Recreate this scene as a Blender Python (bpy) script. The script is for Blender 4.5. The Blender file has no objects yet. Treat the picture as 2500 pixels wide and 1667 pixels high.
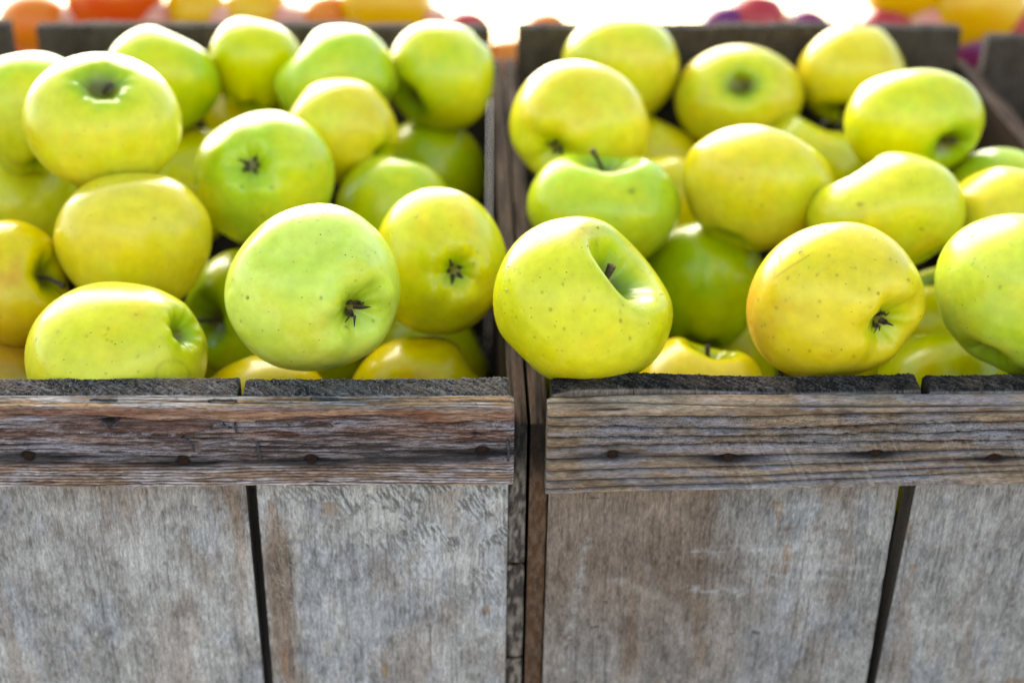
import bpy, math, random
import numpy as np
from mathutils import Matrix, Vector

# ------------------------------------------------------------------ camera, sky, sun
sc = bpy.context.scene
TILT = Matrix.Rotation(math.radians(20.0), 4, 'X')          # the crates stand on a sloping display bench
BASE = Matrix.Translation((0, 0, 0.95)) @ TILT              # crate frame -> world
CAM_ROT = Matrix(((0.99944016, 0.00329890, -0.03329396),
                  (-0.03039832, 0.50521497, -0.86245798),
                  (0.01397544, 0.86298722, 0.50503241)))
cam_d = bpy.data.cameras.new('camera')
cam_d.lens = 52.55; cam_d.sensor_width = 36.0; cam_d.clip_start = 0.02; cam_d.clip_end = 3000
cam_d.dof.use_dof = True; cam_d.dof.focus_distance = 0.632; cam_d.dof.aperture_fstop = 4.9
cam_d.dof.aperture_blades = 0
cam = bpy.data.objects.new('camera', cam_d); sc.collection.objects.link(cam)
m = CAM_ROT.to_4x4(); m.translation = (-0.0288, -0.5396, 0.3419)
cam.matrix_world = BASE @ m
sc.camera = cam

SUN_EL, SUN_AZ = math.radians(35), math.radians(-20)         # azimuth from +Y towards +X
world = bpy.data.worlds.new('World'); sc.world = world; world.use_nodes = True
wn = world.node_tree.nodes; wl = world.node_tree.links
sky = wn.new('ShaderNodeTexSky'); sky.sky_type = 'NISHITA'; sky.sun_disc = False
sky.sun_elevation = SUN_EL; sky.sun_rotation = SUN_AZ
sky.air_density = 1.0; sky.dust_density = 0.8; sky.ozone_density = 1.0; sky.altitude = 0
wn['Background'].inputs[1].default_value = 0.10
wl.new(sky.outputs[0], wn['Background'].inputs[0])
sun_d = bpy.data.lights.new('sun', 'SUN'); sun_d.energy = 2.0; sun_d.angle = math.radians(60); sun_d.color = (1, .97, .92)
sun = bpy.data.objects.new('sun', sun_d); sc.collection.objects.link(sun)
sd = Vector((math.sin(SUN_AZ) * math.cos(SUN_EL), math.cos(SUN_AZ) * math.cos(SUN_EL), math.sin(SUN_EL)))
sun.rotation_euler = sd.to_track_quat('Z', 'Y').to_euler()
sc.view_settings.view_transform = 'Standard'; sc.view_settings.look = 'None'
sc.view_settings.gamma = 1.0; sc.view_settings.use_curve_mapping = False
sc.view_settings.exposure = 2.25
sc.view_settings.use_white_balance = True; sc.view_settings.white_balance_temperature = 7700   # camera set for open shade
sc.render.engine = 'CYCLES'
sc.cycles.use_denoising = True; sc.cycles.denoising_prefilter = 'NONE'
sc.cycles.max_bounces = 8; sc.cycles.diffuse_bounces = 1; sc.cycles.sample_clamp_indirect = 6.0

# ------------------------------------------------------------------ helpers
COL = sc.collection
RB = np.array(BASE.to_3x3()); TB = np.array(BASE.translation)
RC = np.array(CAM_ROT)                                       # camera axes -> crate frame
def to_world(p): return np.asarray(p) @ RB.T + TB

def hash2(ix, iy, s):
    h = (ix * 374761393 + iy * 668265263 + s * 362437 + 1013904223) & 0xffffffff
    h = ((h ^ (h >> 13)) * 1274126177) & 0xffffffff
    h = h ^ (h >> 16)
    return (h & 0xffffff) / 16777216.0
def vn(x, y, s=0):
    x, y = np.broadcast_arrays(np.asarray(x, float), np.asarray(y, float))
    fx, fy = np.floor(x), np.floor(y); ix, iy = fx.astype(np.int64), fy.astype(np.int64)
    tx, ty = x - fx, y - fy; tx = tx*tx*(3-2*tx); ty = ty*ty*(3-2*ty)
    a = hash2(ix, iy, s); b = hash2(ix+1, iy, s); c = hash2(ix, iy+1, s); d = hash2(ix+1, iy+1, s)
    return (a*(1-tx)+b*tx)*(1-ty) + (c*(1-tx)+d*tx)*ty
def fb(x, y, o=3, s=0):
    t = 0; a = .5; n = 0
    for i in range(o):
        t = t + a*vn(x*2**i + 17.3*i, y*2**i - 9.1*i, s+i*31); n += a; a *= .55
    return t/n
def hash3(ix, iy, iz, s): return hash2(ix + iz*7919, iy + iz*104729, s)
def vn3(p, s=0):
    f = np.floor(p); i = f.astype(np.int64); t = p-f; t = t*t*(3-2*t); r = 0
    for dx in (0, 1):
        for dy in (0, 1):
            for dz in (0, 1):
                w = (t[..., 0] if dx else 1-t[..., 0])*(t[..., 1] if dy else 1-t[..., 1])*(t[..., 2] if dz else 1-t[..., 2])
                r = r + w*hash3(i[..., 0]+dx, i[..., 1]+dy, i[..., 2]+dz, s)
    return r
def fb3(p, o=3, s=0):
    t = 0; a = .5; n = 0
    for i in range(o):
        t = t + a*vn3(p*2**i + 11.7*i, s+i*53); n += a; a *= .55
    return t/n
def ss(a, b, x):
    t = np.clip((x-a)/(b-a), 0, 1); return t*t*(3-2*t)
def mix(a, b, t):
    t = np.asarray(t)[..., None]; return np.asarray(a)*(1-t) + np.asarray(b)*t

def mesh_obj(name, verts, faces, mat, parent=None, col=None, smooth=True, loc=None):
    """faces: (n,4) int array or list of tuples; col: (nv,4)"""
    me = bpy.data.meshes.new(name)
    verts = np.asarray(verts, float)
    if isinstance(faces, np.ndarray):
        n, k = faces.shape
        me.vertices.add(len(verts)); me.vertices.foreach_set('co', verts.astype(np.float32).ravel())
        me.loops.add(n*k); me.loops.foreach_set('vertex_index', faces.astype(np.int32).ravel())
        me.polygons.add(n); me.polygons.foreach_set('loop_start', (np.arange(n)*k).astype(np.int32))
        me.update(calc_edges=True)
    else:
        me.from_pydata([tuple(v) for v in verts], [], faces); me.update()
    if smooth: me.polygons.foreach_set('use_smooth', np.ones(len(me.polygons), bool))
    if col is not None:
        at = me.color_attributes.new('Col', 'FLOAT_COLOR', 'POINT')
        at.data.foreach_set('color', np.asarray(col, np.float32).ravel())
    me.materials.append(mat)
    o = bpy.data.objects.new(name, me); COL.objects.link(o)
    if parent: o.parent = parent
    if loc is not None: o.location = loc
    return o
def tag(o, label=None, cat=None, group=None, kind=None):
    if label: o['label'] = label
    if cat: o['category'] = cat
    if group: o['group'] = group
    if kind: o['kind'] = kind
    return o

# ------------------------------------------------------------------ materials
def new_mat(name):
    mt = bpy.data.materials.new(name); mt.use_nodes = True
    nt = mt.node_tree; return mt, nt, nt.nodes['Principled BSDF']
def nd(nt, typ, **kw):
    n = nt.nodes.new(typ)
    for k, v in kw.items(): setattr(n, k, v)
    return n
def wood_mat(name, stretch, rough=.82, amount=.3, bump=.25, rgh=.65, crack=(500, 500, 30), crk=.5):
    mt, nt, b = new_mat(name); L = nt.links
    at = nd(nt, 'ShaderNodeVertexColor', layer_name='Col')
    tc = nd(nt, 'ShaderNodeTexCoord'); mp = nd(nt, 'ShaderNodeMapping'); mp.inputs['Scale'].default_value = stretch
    L.new(tc.outputs['Object'], mp.inputs[0])
    n1 = nd(nt, 'ShaderNodeTexNoise'); n1.inputs['Scale'].default_value = 1; n1.inputs['Detail'].default_value = 5; n1.inputs['Roughness'].default_value = rgh
    L.new(mp.outputs[0], n1.inputs['Vector'])
    mr = nd(nt, 'ShaderNodeMapRange'); mr.inputs[1].default_value = .3; mr.inputs[2].default_value = .7
    mr.inputs[3].default_value = 1-amount; mr.inputs[4].default_value = 1+amount; L.new(n1.outputs[0], mr.inputs[0])
    mx = nd(nt, 'ShaderNodeMix', data_type='RGBA', blend_type='MULTIPLY'); mx.inputs[0].default_value = 1
    L.new(at.outputs[0], mx.inputs[6]); L.new(mr.outputs[0], mx.inputs[7])
    # hairline cracks that follow the grain
    mp2 = nd(nt, 'ShaderNodeMapping'); mp2.inputs['Scale'].default_value = crack; L.new(tc.outputs['Object'], mp2.inputs[0])
    n3 = nd(nt, 'ShaderNodeTexNoise'); n3.inputs['Scale'].default_value = 1; n3.inputs['Detail'].default_value = 4; n3.inputs['Roughness'].default_value = .6; L.new(mp2.outputs[0], n3.inputs['Vector'])
    a1 = nd(nt, 'ShaderNodeMath', operation='SUBTRACT'); a1.inputs[1].default_value = .5; L.new(n3.outputs[0], a1.inputs[0])
    a2 = nd(nt, 'ShaderNodeMath', operation='ABSOLUTE'); L.new(a1.outputs[0], a2.inputs[0])
    a3 = nd(nt, 'ShaderNodeMapRange'); a3.inputs[1].default_value = 0; a3.inputs[2].default_value = .03; a3.inputs[3].default_value = 1; a3.inputs[4].default_value = 0; L.new(a2.outputs[0], a3.inputs[0])
    a4 = nd(nt, 'ShaderNodeMath', operation='MULTIPLY'); L.new(a3.outputs[0], a4.inputs[0]); L.new(mr.outputs[0], a4.inputs[1])
    a5 = nd(nt, 'ShaderNodeMath', operation='MULTIPLY'); a5.inputs[1].default_value = crk; a5.use_clamp = True; L.new(a4.outputs[0], a5.inputs[0])
    mx2 = nd(nt, 'ShaderNodeMix', data_type='RGBA'); mx2.inputs[7].default_value = (.035, .028, .024, 1)
    L.new(a5.outputs[0], mx2.inputs[0]); L.new(mx.outputs[2], mx2.inputs[6]); L.new(mx2.outputs[2], b.inputs['Base Color'])
    b.inputs['Roughness'].default_value = rough; b.inputs['Specular IOR Level'].default_value = .08
    bp = nd(nt, 'ShaderNodeBump'); bp.inputs['Strength'].default_value = bump; bp.inputs['Distance'].default_value = .0006
    L.new(n1.outputs[0], bp.inputs['Height']); L.new(bp.outputs[0], b.inputs['Normal'])
    return mt
M_RAIL = wood_mat('weathered_wood_fine_horizontal_grain', (240, 900, 1700), amount=.5, bump=.45, rgh=.72, crack=(35, 300, 620), crk=.75)
M_RAILR = wood_mat('weathered_wood_ridged', (330, 900, 1500), amount=.42, bump=.45, rgh=.72, crack=(60, 300, 520), crk=.5)
M_BOARD = wood_mat('weathered_wood_vertical', (1900, 900, 430), amount=.42, bump=.45, rgh=.75, crack=(430, 300, 26), crk=.42)
M_SIDE = wood_mat('weathered_wood_side', (900, 120, 900), amount=.3)

def simple_mat(name, col, rough=.6, metal=0.0, noise=0.0, scale=600, col2=None, spec=.5):
    mt, nt, b = new_mat(name); L = nt.links
    b.inputs['Roughness'].default_value = rough; b.inputs['Metallic'].default_value = metal; b.inputs['Specular IOR Level'].default_value = spec
    tc = nd(nt, 'ShaderNodeTexCoord'); n1 = nd(nt, 'ShaderNodeTexNoise'); n1.inputs['Scale'].default_value = scale; n1.inputs['Detail'].default_value = 3
    L.new(tc.outputs['Object'], n1.inputs['Vector'])
    rp = nd(nt, 'ShaderNodeValToRGB'); rp.color_ramp.elements[0].position = .35; rp.color_ramp.elements[1].position = .65
    c2 = col2 or tuple(c*(1-noise) for c in col)
    rp.color_ramp.elements[0].color = (*col, 1); rp.color_ramp.elements[1].color = (*c2, 1)
    L.new(n1.outputs[0], rp.inputs[0]); L.new(rp.outputs[0], b.inputs['Base Color'])
    return mt
M_RUST = simple_mat('rusty_iron', (.030, .010, .005), .8, .2, scale=1100, col2=(.006, .004, .003), spec=.2)
M_WIRE = simple_mat('dull_steel_wire', (.06, .07, .08), .5, .6, scale=800, col2=(.03, .03, .035))
M_STEM = simple_mat('apple_stem', (.10, .075, .03), .7, scale=900, col2=(.03, .018, .01))
M_STEMTIP = simple_mat('apple_stem_cut_end', (.38, .19, .05), .7, scale=1500, col2=(.12, .05, .015))
M_SEPAL = simple_mat('dry_sepal', (.045, .036, .015), .8, scale=900, col2=(.10, .065, .028))
M_FIBRE = simple_mat('wood_fibre', (.36, .35, .34), .8, scale=400, col2=(.2, .185, .175))
M_GROUND = simple_mat('pale_gravel', (.42, .40, .37), .95, scale=14, col2=(.32, .3, .27))
M_BENCH = simple_mat('bench_wood', (.10, .075, .055), .85, scale=30, col2=(.06, .045, .035))

def apple_mat():
    mt, nt, b = new_mat('apple_skin'); L = nt.links
    at = nd(nt, 'ShaderNodeVertexColor', layer_name='Col'); tc = nd(nt, 'ShaderNodeTexCoord')
    oi = nd(nt, 'ShaderNodeObjectInfo')
    ad = nd(nt, 'ShaderNodeVectorMath', operation='ADD'); sc_ = nd(nt, 'ShaderNodeVectorMath', operation='SCALE'); sc_.inputs['Scale'].default_value = 3.0
    cb = nd(nt, 'ShaderNodeCombineXYZ')
    for i in range(3): L.new(oi.outputs['Random'], cb.inputs[i])
    L.new(cb.outputs[0], sc_.inputs[0]); L.new(tc.outputs['Object'], ad.inputs[0]); L.new(sc_.outputs[0], ad.inputs[1])
    n1 = nd(nt, 'ShaderNodeTexNoise'); n1.inputs['Scale'].default_value = 150; n1.inputs['Detail'].default_value = 5; n1.inputs['Roughness'].default_value = .6
    L.new(ad.outputs[0], n1.inputs['Vector'])
    mr = nd(nt, 'ShaderNodeMapRange'); mr.inputs[1].default_value = .35; mr.inputs[2].default_value = .65; mr.inputs[3].default_value = .92; mr.inputs[4].default_value = 1.07
    L.new(n1.outputs[0], mr.inputs[0])
    mx = nd(nt, 'ShaderNodeMix', data_type='RGBA', blend_type='MULTIPLY'); mx.inputs[0].default_value = 1
    L.new(at.outputs[0], mx.inputs[6]); L.new(mr.outputs[0], mx.inputs[7])
    # lenticels
    vo = nd(nt, 'ShaderNodeTexVoronoi'); vo.inputs['Scale'].default_value = 280; vo.inputs['Randomness'].default_value = 1
    L.new(ad.outputs[0], vo.inputs['Vector'])
    sep = nd(nt, 'ShaderNodeSeparateColor'); L.new(vo.outputs['Color'], sep.inputs[0])
    thr = nd(nt, 'ShaderNodeMath', operation='MULTIPLY'); thr.inputs[1].default_value = .135; L.new(sep.outputs[0], thr.inputs[0])
    d1 = nd(nt, 'ShaderNodeMath', operation='SUBTRACT'); L.new(thr.outputs[0], d1.inputs[0]); L.new(vo.outputs['Distance'], d1.inputs[1])
    d2 = nd(nt, 'ShaderNodeMath', operation='MULTIPLY'); d2.inputs[1].default_value = 22; d2.use_clamp = True; L.new(d1.outputs[0], d2.inputs[0])
    d3 = nd(nt, 'ShaderNodeMath', operation='MULTIPLY'); L.new(d2.outputs[0], d3.inputs[0]); L.new(at.outputs['Alpha'], d3.inputs[1])
    m2 = nd(nt, 'ShaderNodeMix', data_type='RGBA'); L.new(d3.outputs[0], m2.inputs[0]); L.new(mx.outputs[2], m2.inputs[6]); m2.inputs[7].default_value = (.13, .15, .02, 1)
    L.new(m2.outputs[2], b.inputs['Base Color'])
    b.inputs['Specular IOR Level'].default_value = .45;
    b.inputs['Subsurface Weight'].default_value = .05; b.inputs['Subsurface Radius'].default_value = (.004, .003, .001); b.inputs['Subsurface Scale'].default_value = 1.0
    n2 = nd(nt, 'ShaderNodeTexNoise'); n2.inputs['Scale'].default_value = 500; n2.inputs['Detail'].default_value = 3; L.new(ad.outputs[0], n2.inputs['Vector'])
    r2 = nd(nt, 'ShaderNodeMapRange'); r2.inputs[3].default_value = .18; r2.inputs[4].default_value = .32; L.new(n1.outputs[0], r2.inputs[0]); L.new(r2.outputs[0], b.inputs['Roughness'])
    bp = nd(nt, 'ShaderNodeBump'); bp.inputs['Strength'].default_value = .06; bp.inputs['Distance'].default_value = .0008
    L.new(n2.outputs[0], bp.inputs['Height']); L.new(bp.outputs[0], b.inputs['Normal'])
    return mt
M_APPLE = apple_mat()
M_WATER, _nt, _b = new_mat('water'); _b.inputs['Transmission Weight'].default_value = 1; _b.inputs['IOR'].default_value = 1.33; _b.inputs['Roughness'].default_value = .02
_n = nd(_nt, 'ShaderNodeTexNoise'); _n.inputs['Scale'].default_value = 200; _r = nd(_nt, 'ShaderNodeMapRange'); _r.inputs[3].default_value = .01; _r.inputs[4].default_value = .06
_nt.links.new(_n.outputs[0], _r.inputs[0]); _nt.links.new(_r.outputs[0], _b.inputs['Roughness'])

# ------------------------------------------------------------------ ground and bench
def box_mesh(name, lo, hi, mat, parent=None, kind=None):
    x0, y0, z0 = lo; x1, y1, z1 = hi
    v = [(x0,y0,z0),(x1,y0,z0),(x1,y1,z0),(x0,y1,z0),(x0,y0,z1),(x1,y0,z1),(x1,y1,z1),(x0,y1,z1)]
    f = [(0,3,2,1),(4,5,6,7),(0,1,5,4),(1,2,6,5),(2,3,7,6),(3,0,4,7)]
    o = mesh_obj(name, v, f, mat, parent, smooth=False)
    if kind: o['kind'] = kind
    return o
g = mesh_obj('ground', [(-800,-800,0),(800,-800,0),(800,800,0),(-800,800,0)], [(0,1,2,3)], M_GROUND, smooth=False); tag(g, kind='structure')
bench = box_mesh('display_bench', (-1.1, .01, -.285), (1.1, .62, -.2465), M_BENCH, kind='structure'); bench.matrix_world = BASE

# ------------------------------------------------------------------ swept boards with real surface relief
CZ = .245
def section(y0, y1, z0, z1, df, dt, r=.0012, back=6):
    """closed loop: up the front (y0), over the top, down the back; returns y,z,ny,nz,q (q>0 down the front, q<0 along the top)"""
    pts = []
    nf = max(2, int((z1-r-z0)/df))
    for i in range(nf+1):
        z = z0+(z1-r-z0)*i/nf; pts.append((y0, z, -1, 0, (z1-r-z)+r*.785))
    for i in range(1, 5):
        a = math.pi/2*i/5; pts.append((y0+r-r*math.cos(a), z1-r+r*math.sin(a), -math.cos(a), math.sin(a), r*(.785-a)))
    nt_ = max(2, int((y1-y0-2*r)/dt))
    for i in range(nt_+1):
        y = y0+r+(y1-y0-2*r)*i/nt_; pts.append((y, z1, 0, 1, -(y-y0-r)-r*.785))
    for i in range(1, 3):
        a = math.pi/2*i/3; pts.append((y1-r+r*math.sin(a), z1-r+r*math.cos(a), math.sin(a), math.cos(a), -(y1-y0-2*r)-r*(.785+a)))
    for i in range(back+1):
        z = z1-r-(z1-r-z0)*i/back; pts.append((y1, z, 1, 0, -(y1-y0)-(z1-z)))
    return np.array(pts).T
def sweep(name, xl, xr, nx, sec, fcol, mat, parent, cx, endcol=(.09,.08,.07), bev=.0008, ztilt=None):
    y, z, ny, nz, q = [a[None, :] for a in sec]
    u = np.linspace(0, 1, nx)[:, None]
    XL = xl(z) if callable(xl) else xl; XR = xr(z) if callable(xr) else xr
    x = XL + (XR-XL)*u + 0*z
    Y = y+0*x; Z = z+0*x; NY = ny+0*x; NZ = nz+0*x; Q = q+0*x
    h, c = fcol(x, Y, Z, Q, NZ)
    e = np.minimum(x-XL, XR-x); h = h - bev*np.exp(-np.maximum(e, 0)/.0008)
    if ztilt is not None: Z = Z + ztilt(x, Z)
    V = np.stack([x, Y+NY*h, Z+NZ*h], -1); ns = V.shape[1]
    idx = np.arange(nx*ns).reshape(nx, ns); j2 = np.roll(np.arange(ns), -1)
    quads = np.stack([idx[:-1][:, np.arange(ns)], idx[1:][:, np.arange(ns)], idx[1:][:, j2], idx[:-1][:, j2]], -1).reshape(-1, 4)
    verts = V.reshape(-1, 3); cols = c.reshape(-1, 3)
    capA = V[0]; capB = V[-1]; n0 = len(verts)
    verts = np.concatenate([verts, capA, capB])
    rs = np.random.RandomState(len(name)+nx)
    cc = np.array(endcol)[None]*(.7+.6*rs.rand(2*ns, 1)); cols = np.concatenate([cols, cc])*.74
    me = bpy.data.meshes.new(name)
    loops = np.concatenate([quads.ravel(), (n0+np.arange(ns))[::1], (n0+ns+np.arange(ns))[::-1]])
    starts = np.concatenate([np.arange(len(quads))*4, [len(quads)*4, len(quads)*4+ns]])
    me.vertices.add(len(verts)); me.vertices.foreach_set('co', verts.astype(np.float32).ravel())
    me.loops.add(len(loops)); me.loops.foreach_set('vertex_index', loops.astype(np.int32))
    me.polygons.add(len(starts)); me.polygons.foreach_set('loop_start', starts.astype(np.int32))
    me.update(calc_edges=True)
    me.polygons.foreach_set('use_smooth', np.ones(len(me.polygons), bool))
    at = me.color_attributes.new('Col', 'FLOAT_COLOR', 'POINT')
    at.data.foreach_set('color', np.concatenate([cols, np.ones((len(cols), 1))], 1).astype(np.float32).ravel())
    me.materials.append(mat)
    o = bpy.data.objects.new(name, me); COL.objects.link(o); o.parent = parent; o.location = (-cx, 0, CZ)
    return o

def ct(n, k=1.7): return np.clip((n-.5)*k+.5, 0, 1)
# ---- wood looks -----------------------------------------------------
def endgrain(x, y, s, dark=0.0):
    n = ct(.55*fb((x+.9*y)/.0006, (y-.5*x)/.004, 3, s)+.45*fb(x/.0006, y/.0009, 2, s+1), 2.2); w = fb(x/.02, y/.02, 2, s+5)
    rings = vn((x*.55+y)/.0011 + 3*fb(x/.015, y/.01, 2, s+7), 0*x, s+3)
    c = mix((.022,.016,.013), (.27,.24,.215), ss(.25, .90, .6*n+.2*rings+.2*w-.16*dark))
    c = mix(c, (.20,.14,.09), .35*ss(.5, .7, fb(x/.008, y/.006, 2, s+9)))
    return (n-.5)*.0010 + (rings-.5)*.0004 + (w-.5)*.0012, c*(1-.35*dark)

NAILS_L = [(-.213,-.0247),(-.1481,-.027),(-.0935,-.0267),(-.0204,-.0222)]
NAILS_R = [(.0357,-.0238),(.0858,-.0266),(.1498,-.0248),(.2019,-.0275)]
def stain(x, v, nails, lx, lv, s):
    t = 0
    for nx_, nz_ in nails:
        t = np.maximum(t, np.exp(-np.abs(x-nx_)/(lx*(.6+.8*vn(x/.01, v/.002, s)))) * np.exp(-((v+nz_)/lv)**2))
    return t
def nail_pits(x, v, nails, c, h):
    for nx_, nz_ in nails:
        pit = np.exp(-(((x-nx_)**2+((v+nz_)*1.05)**2)/.0031**2)**2.5); c = mix(c, (.010,.008,.008), pit*.92); h = h-.0013*pit
    return c, h
def rail_left(x, y, z, q, nz):
    v = q.copy()
    wv = v + .0016*(fb(x/.07, v/.02, 2, 3)-.5) + .0003*(fb(x/.010, v/.003, 2, 9)-.5)
    g1 = ct(fb(x/.030, wv/.0012, 3, 11), 2.2); g2 = ct(fb(x/.0042, wv/.00065, 3, 21), 2.2); big = ct(fb(x/.06, wv/.006, 3, 5), 2)
    c = mix((.105,.066,.058), (.40,.335,.345), np.clip(.15+.5*(g1-.5)*1.5+.5*(g2-.5)*1.3+.32, 0, 1))
    c = mix(c, c*np.array((1.0,.74,.60)), .9*ss(.45, .8, big)); c = mix(c, (.40,.38,.44), .5*ss(.62, .85, ct(fb(x/.022, wv/.0035, 3, 8), 2)))
    h = (g1-.5)*.0006 + (g2-.5)*.0004
    cr = ss(.60, .66, fb(x/.022, wv/.0009, 3, 31)); h -= cr*.0005; c = mix(c, (.035,.024,.022), cr*.8)
    # tight ridged grain in the lower third
    low = ss(.0270, .0290, v)
    ph = (wv-.028)/.00150 + .7*fb(x/.05, v/.01, 2, 41)
    rg = .5-.5*np.cos(2*math.pi*ph); rg = ss(.05, .55, rg)
    c = mix(c, mix((.075,.040,.030), mix((.56,.47,.46), (.40,.26,.19), ss(.4,.75,ct(fb(x/.02, wv/.003, 2, 44),2)))*(.75+.5*g2[..., None]), rg), low*.95); h += low*((rg-1)*.0008)
    # shaved orange edge, red-brown torn strip below it
    b0 = .0022 + .0052*ct(fb(x/.030, 0*x, 3, 51), 2)
    jag = .0030*(ct(fb(x/.0035, v/.0012, 3, 58), 2)-.5)
    b1 = b0 + .0082*np.clip(ct(fb(x/.030, 0*x+7, 2, 57), 2.2)*1.5-.30, 0, 1) + jag
    on = ss(-.23, -.16, x)*.6+.4
    red = ss(b1+.0002, b1-.0002, v)*ss(b0-.0005, b0+.0005, v)*on
    c = mix(c, mix((.075,.030,.022), (.22,.095,.06), g1), red*.68); h -= red*.0012
    org = ss(b0+.0003, b0-.0003, v)*ss(-.0009, .0002, v)*on
    c = mix(c, mix((.28,.11,.055), (.46,.25,.14), ss(.3,.7,ct(fb(x/.025, v/.002, 3, 61),2))), org*.75); h += org*.0002
    # black iron stains round the nails
    band = np.exp(-((v-.0248-.0022*(fb(x/.05,0*x,2,77)-.5))/.0021)**2)*ss(.35,.62,ct(fb(x/.045, v/.012, 2, 73),2))
    st = np.maximum(stain(x, v, NAILS_L, .034, .0030, 71), .95*band)
    c = mix(c, mix((.009,.008,.009),(.07,.065,.07),g1), np.clip(st*1.5, 0, .96)); h -= .0008*st
    c, h = nail_pits(x, v, [(a, b+.0009) for a, b in NAILS_L], c, h)
    # flakes lifting along the grain
    ce = fb(x/.006+1.5*fb(x/.003, wv/.002, 2, 91), wv/.0012, 2, 93)*8; ed = np.exp(-((ce-np.floor(ce)-.5)/.10)**2)*ss(.0275, .025, v)*ss(.004, .007, v)
    c = mix(c, (.05,.035,.032), ed*.6); h = h-.0003*ed
    # hollow round the broken staples
    hole = np.exp(-(((x+.1768)/.0030)**2+((v-.0062)/.0014)**2)**2)
    c = mix(c, (.012,.011,.012), np.clip(hole*1.1, 0, 1)); h -= .0012*hole
    kn = np.exp(-(((x+.0235)/.0018)**2+((v-.0125)/.0014)**2)); c = mix(c, (.02,.012,.01), kn*.95); h -= .001*kn
    # the pale top face
    top = ss(-.0004, -.0010, v)
    tg = ct(fb(x/.028, v/.0006, 3, 81), 2.0)
    cto = mix((.14,.085,.055), mix((.48,.42,.37), (.46,.28,.15), ss(.3,.75,ct(fb(x/.02, v/.004, 2, 85),2))), ss(.12,.55,tg))
    c = mix(c, cto, top); h = h*(1-top) + top*(tg-.5)*.0005
    return h, c

GRV_X = np.array([.0085, .095, .213])
GRV = np.array([[.0028,.0045,.0052],[-.0008,.0012,.0020],[-.0042,-.0050,-.0032],[-.0084,-.0116,-.0079],[-.0146,-.0150,-.0130],[-.0196,-.0184,-.0177],[-.0256,-.0253,-.0228],[-.0319,-.0314,-.0280],[-.0371,-.0369,-.0329],[-.0414,-.0412,-.0366]])
def rail_right(x, y, z, q, nz):
    zz = np.where(nz > .7, .002 - .4*(y+.0115), z)
    wz = zz + .0004*(fb(x/.05, zz/.01, 2, 103)-.5)
    c0 = ct(fb(x/.022, wz/.0022, 3, 111), 2); sc1 = ct(fb(x/.0045, wz/.0020, 3, 121), 2); big = ct(fb(x/.035, wz/.007, 3, 131), 2)
    t = np.clip(.5+.45*(c0-.5)+.5*(sc1-.5), 0, 1)
    grey = mix((.150,.118,.108), (.40,.36,.36), t); tan = mix((.18,.105,.060), (.47,.33,.215), t)
    warm = np.clip(ss(.35, .75, big)*.8 + .6*ss(.045, .0, x) + .6*ss(-.012, .0, zz), 0, 1)
    c = mix(grey, tan, warm*.9)
    c = mix(c, (.33,.31,.36), .5*ss(.6, .85, ct(fb(x/.02, wz/.004, 3, 135), 2)))
    h = (c0-.5)*.0004
    # flaking scales in the upper middle
    fl = ss(-.024,-.018,zz)*ss(-.002,-.006,zz)*ss(.0,.03,x)
    cell = fb(x/.0075+2.4*fb(x/.004, wz/.002, 2, 141), wz/.0026, 2, 143); st_ = np.round(cell*9)/9; edge = np.exp(-((cell*9-np.floor(cell*9)-.5)/.09)**2)
    c = mix(c, (.075,.058,.058), edge*fl*.8); h += fl*.0024*(st_-.5)
    # growth-ring grooves
    gd = np.full(x.shape, 9.)
    for gl in GRV:
        gz = np.interp(x, GRV_X, gl) + .0006*(fb(x/.03, 0*x+gl[0]*900, 2, 151)-.5)
        d = zz-gz; gd = np.minimum(gd, np.where(d > 0, d*.9, -d*2.2))
    gm = np.exp(-(gd/.00036)**2); gs = np.exp(-(gd/.0015)**2)
    h = h - .0016*gm - .0010*gs; c = mix(c, (.022,.013,.010), gm*.95); c = mix(c, c*.65, gs*.4)
    # bright split edge along the top
    br = np.exp(-((zz-np.interp(x, GRV_X, [-.0012,.0024,.0034]))/.0018)**2)*(.5+.5*ss(.3,.7,ct(fb(x/.03,wz/.002,2,161),2)))
    c = mix(c, mix((.50,.29,.15),(.86,.62,.42), c0), br*.9*(1-gm))
    # saw marks lower right
    sm = ss(.035,.10,x+.5*(zz+.03))*ss(-.012,-.022,zz)
    sl = fb((x+.45*zz)/.0011, zz/.05, 2, 171); c = mix(c, (.50,.46,.43), sm*ss(.62,.78,sl)*.32); c = mix(c, c*.72, sm*ss(.40,.28,sl)*.5); h += sm*(sl-.5)*.0005
    c, h = nail_pits(x, -zz, NAILS_R, c, h)
    st = stain(x, -zz, NAILS_R, .014, .0026, 181); c = mix(c, mix((.010,.009,.010),(.06,.055,.06),c0), np.clip(st*1.6,0,.95))
    return h, c

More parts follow.
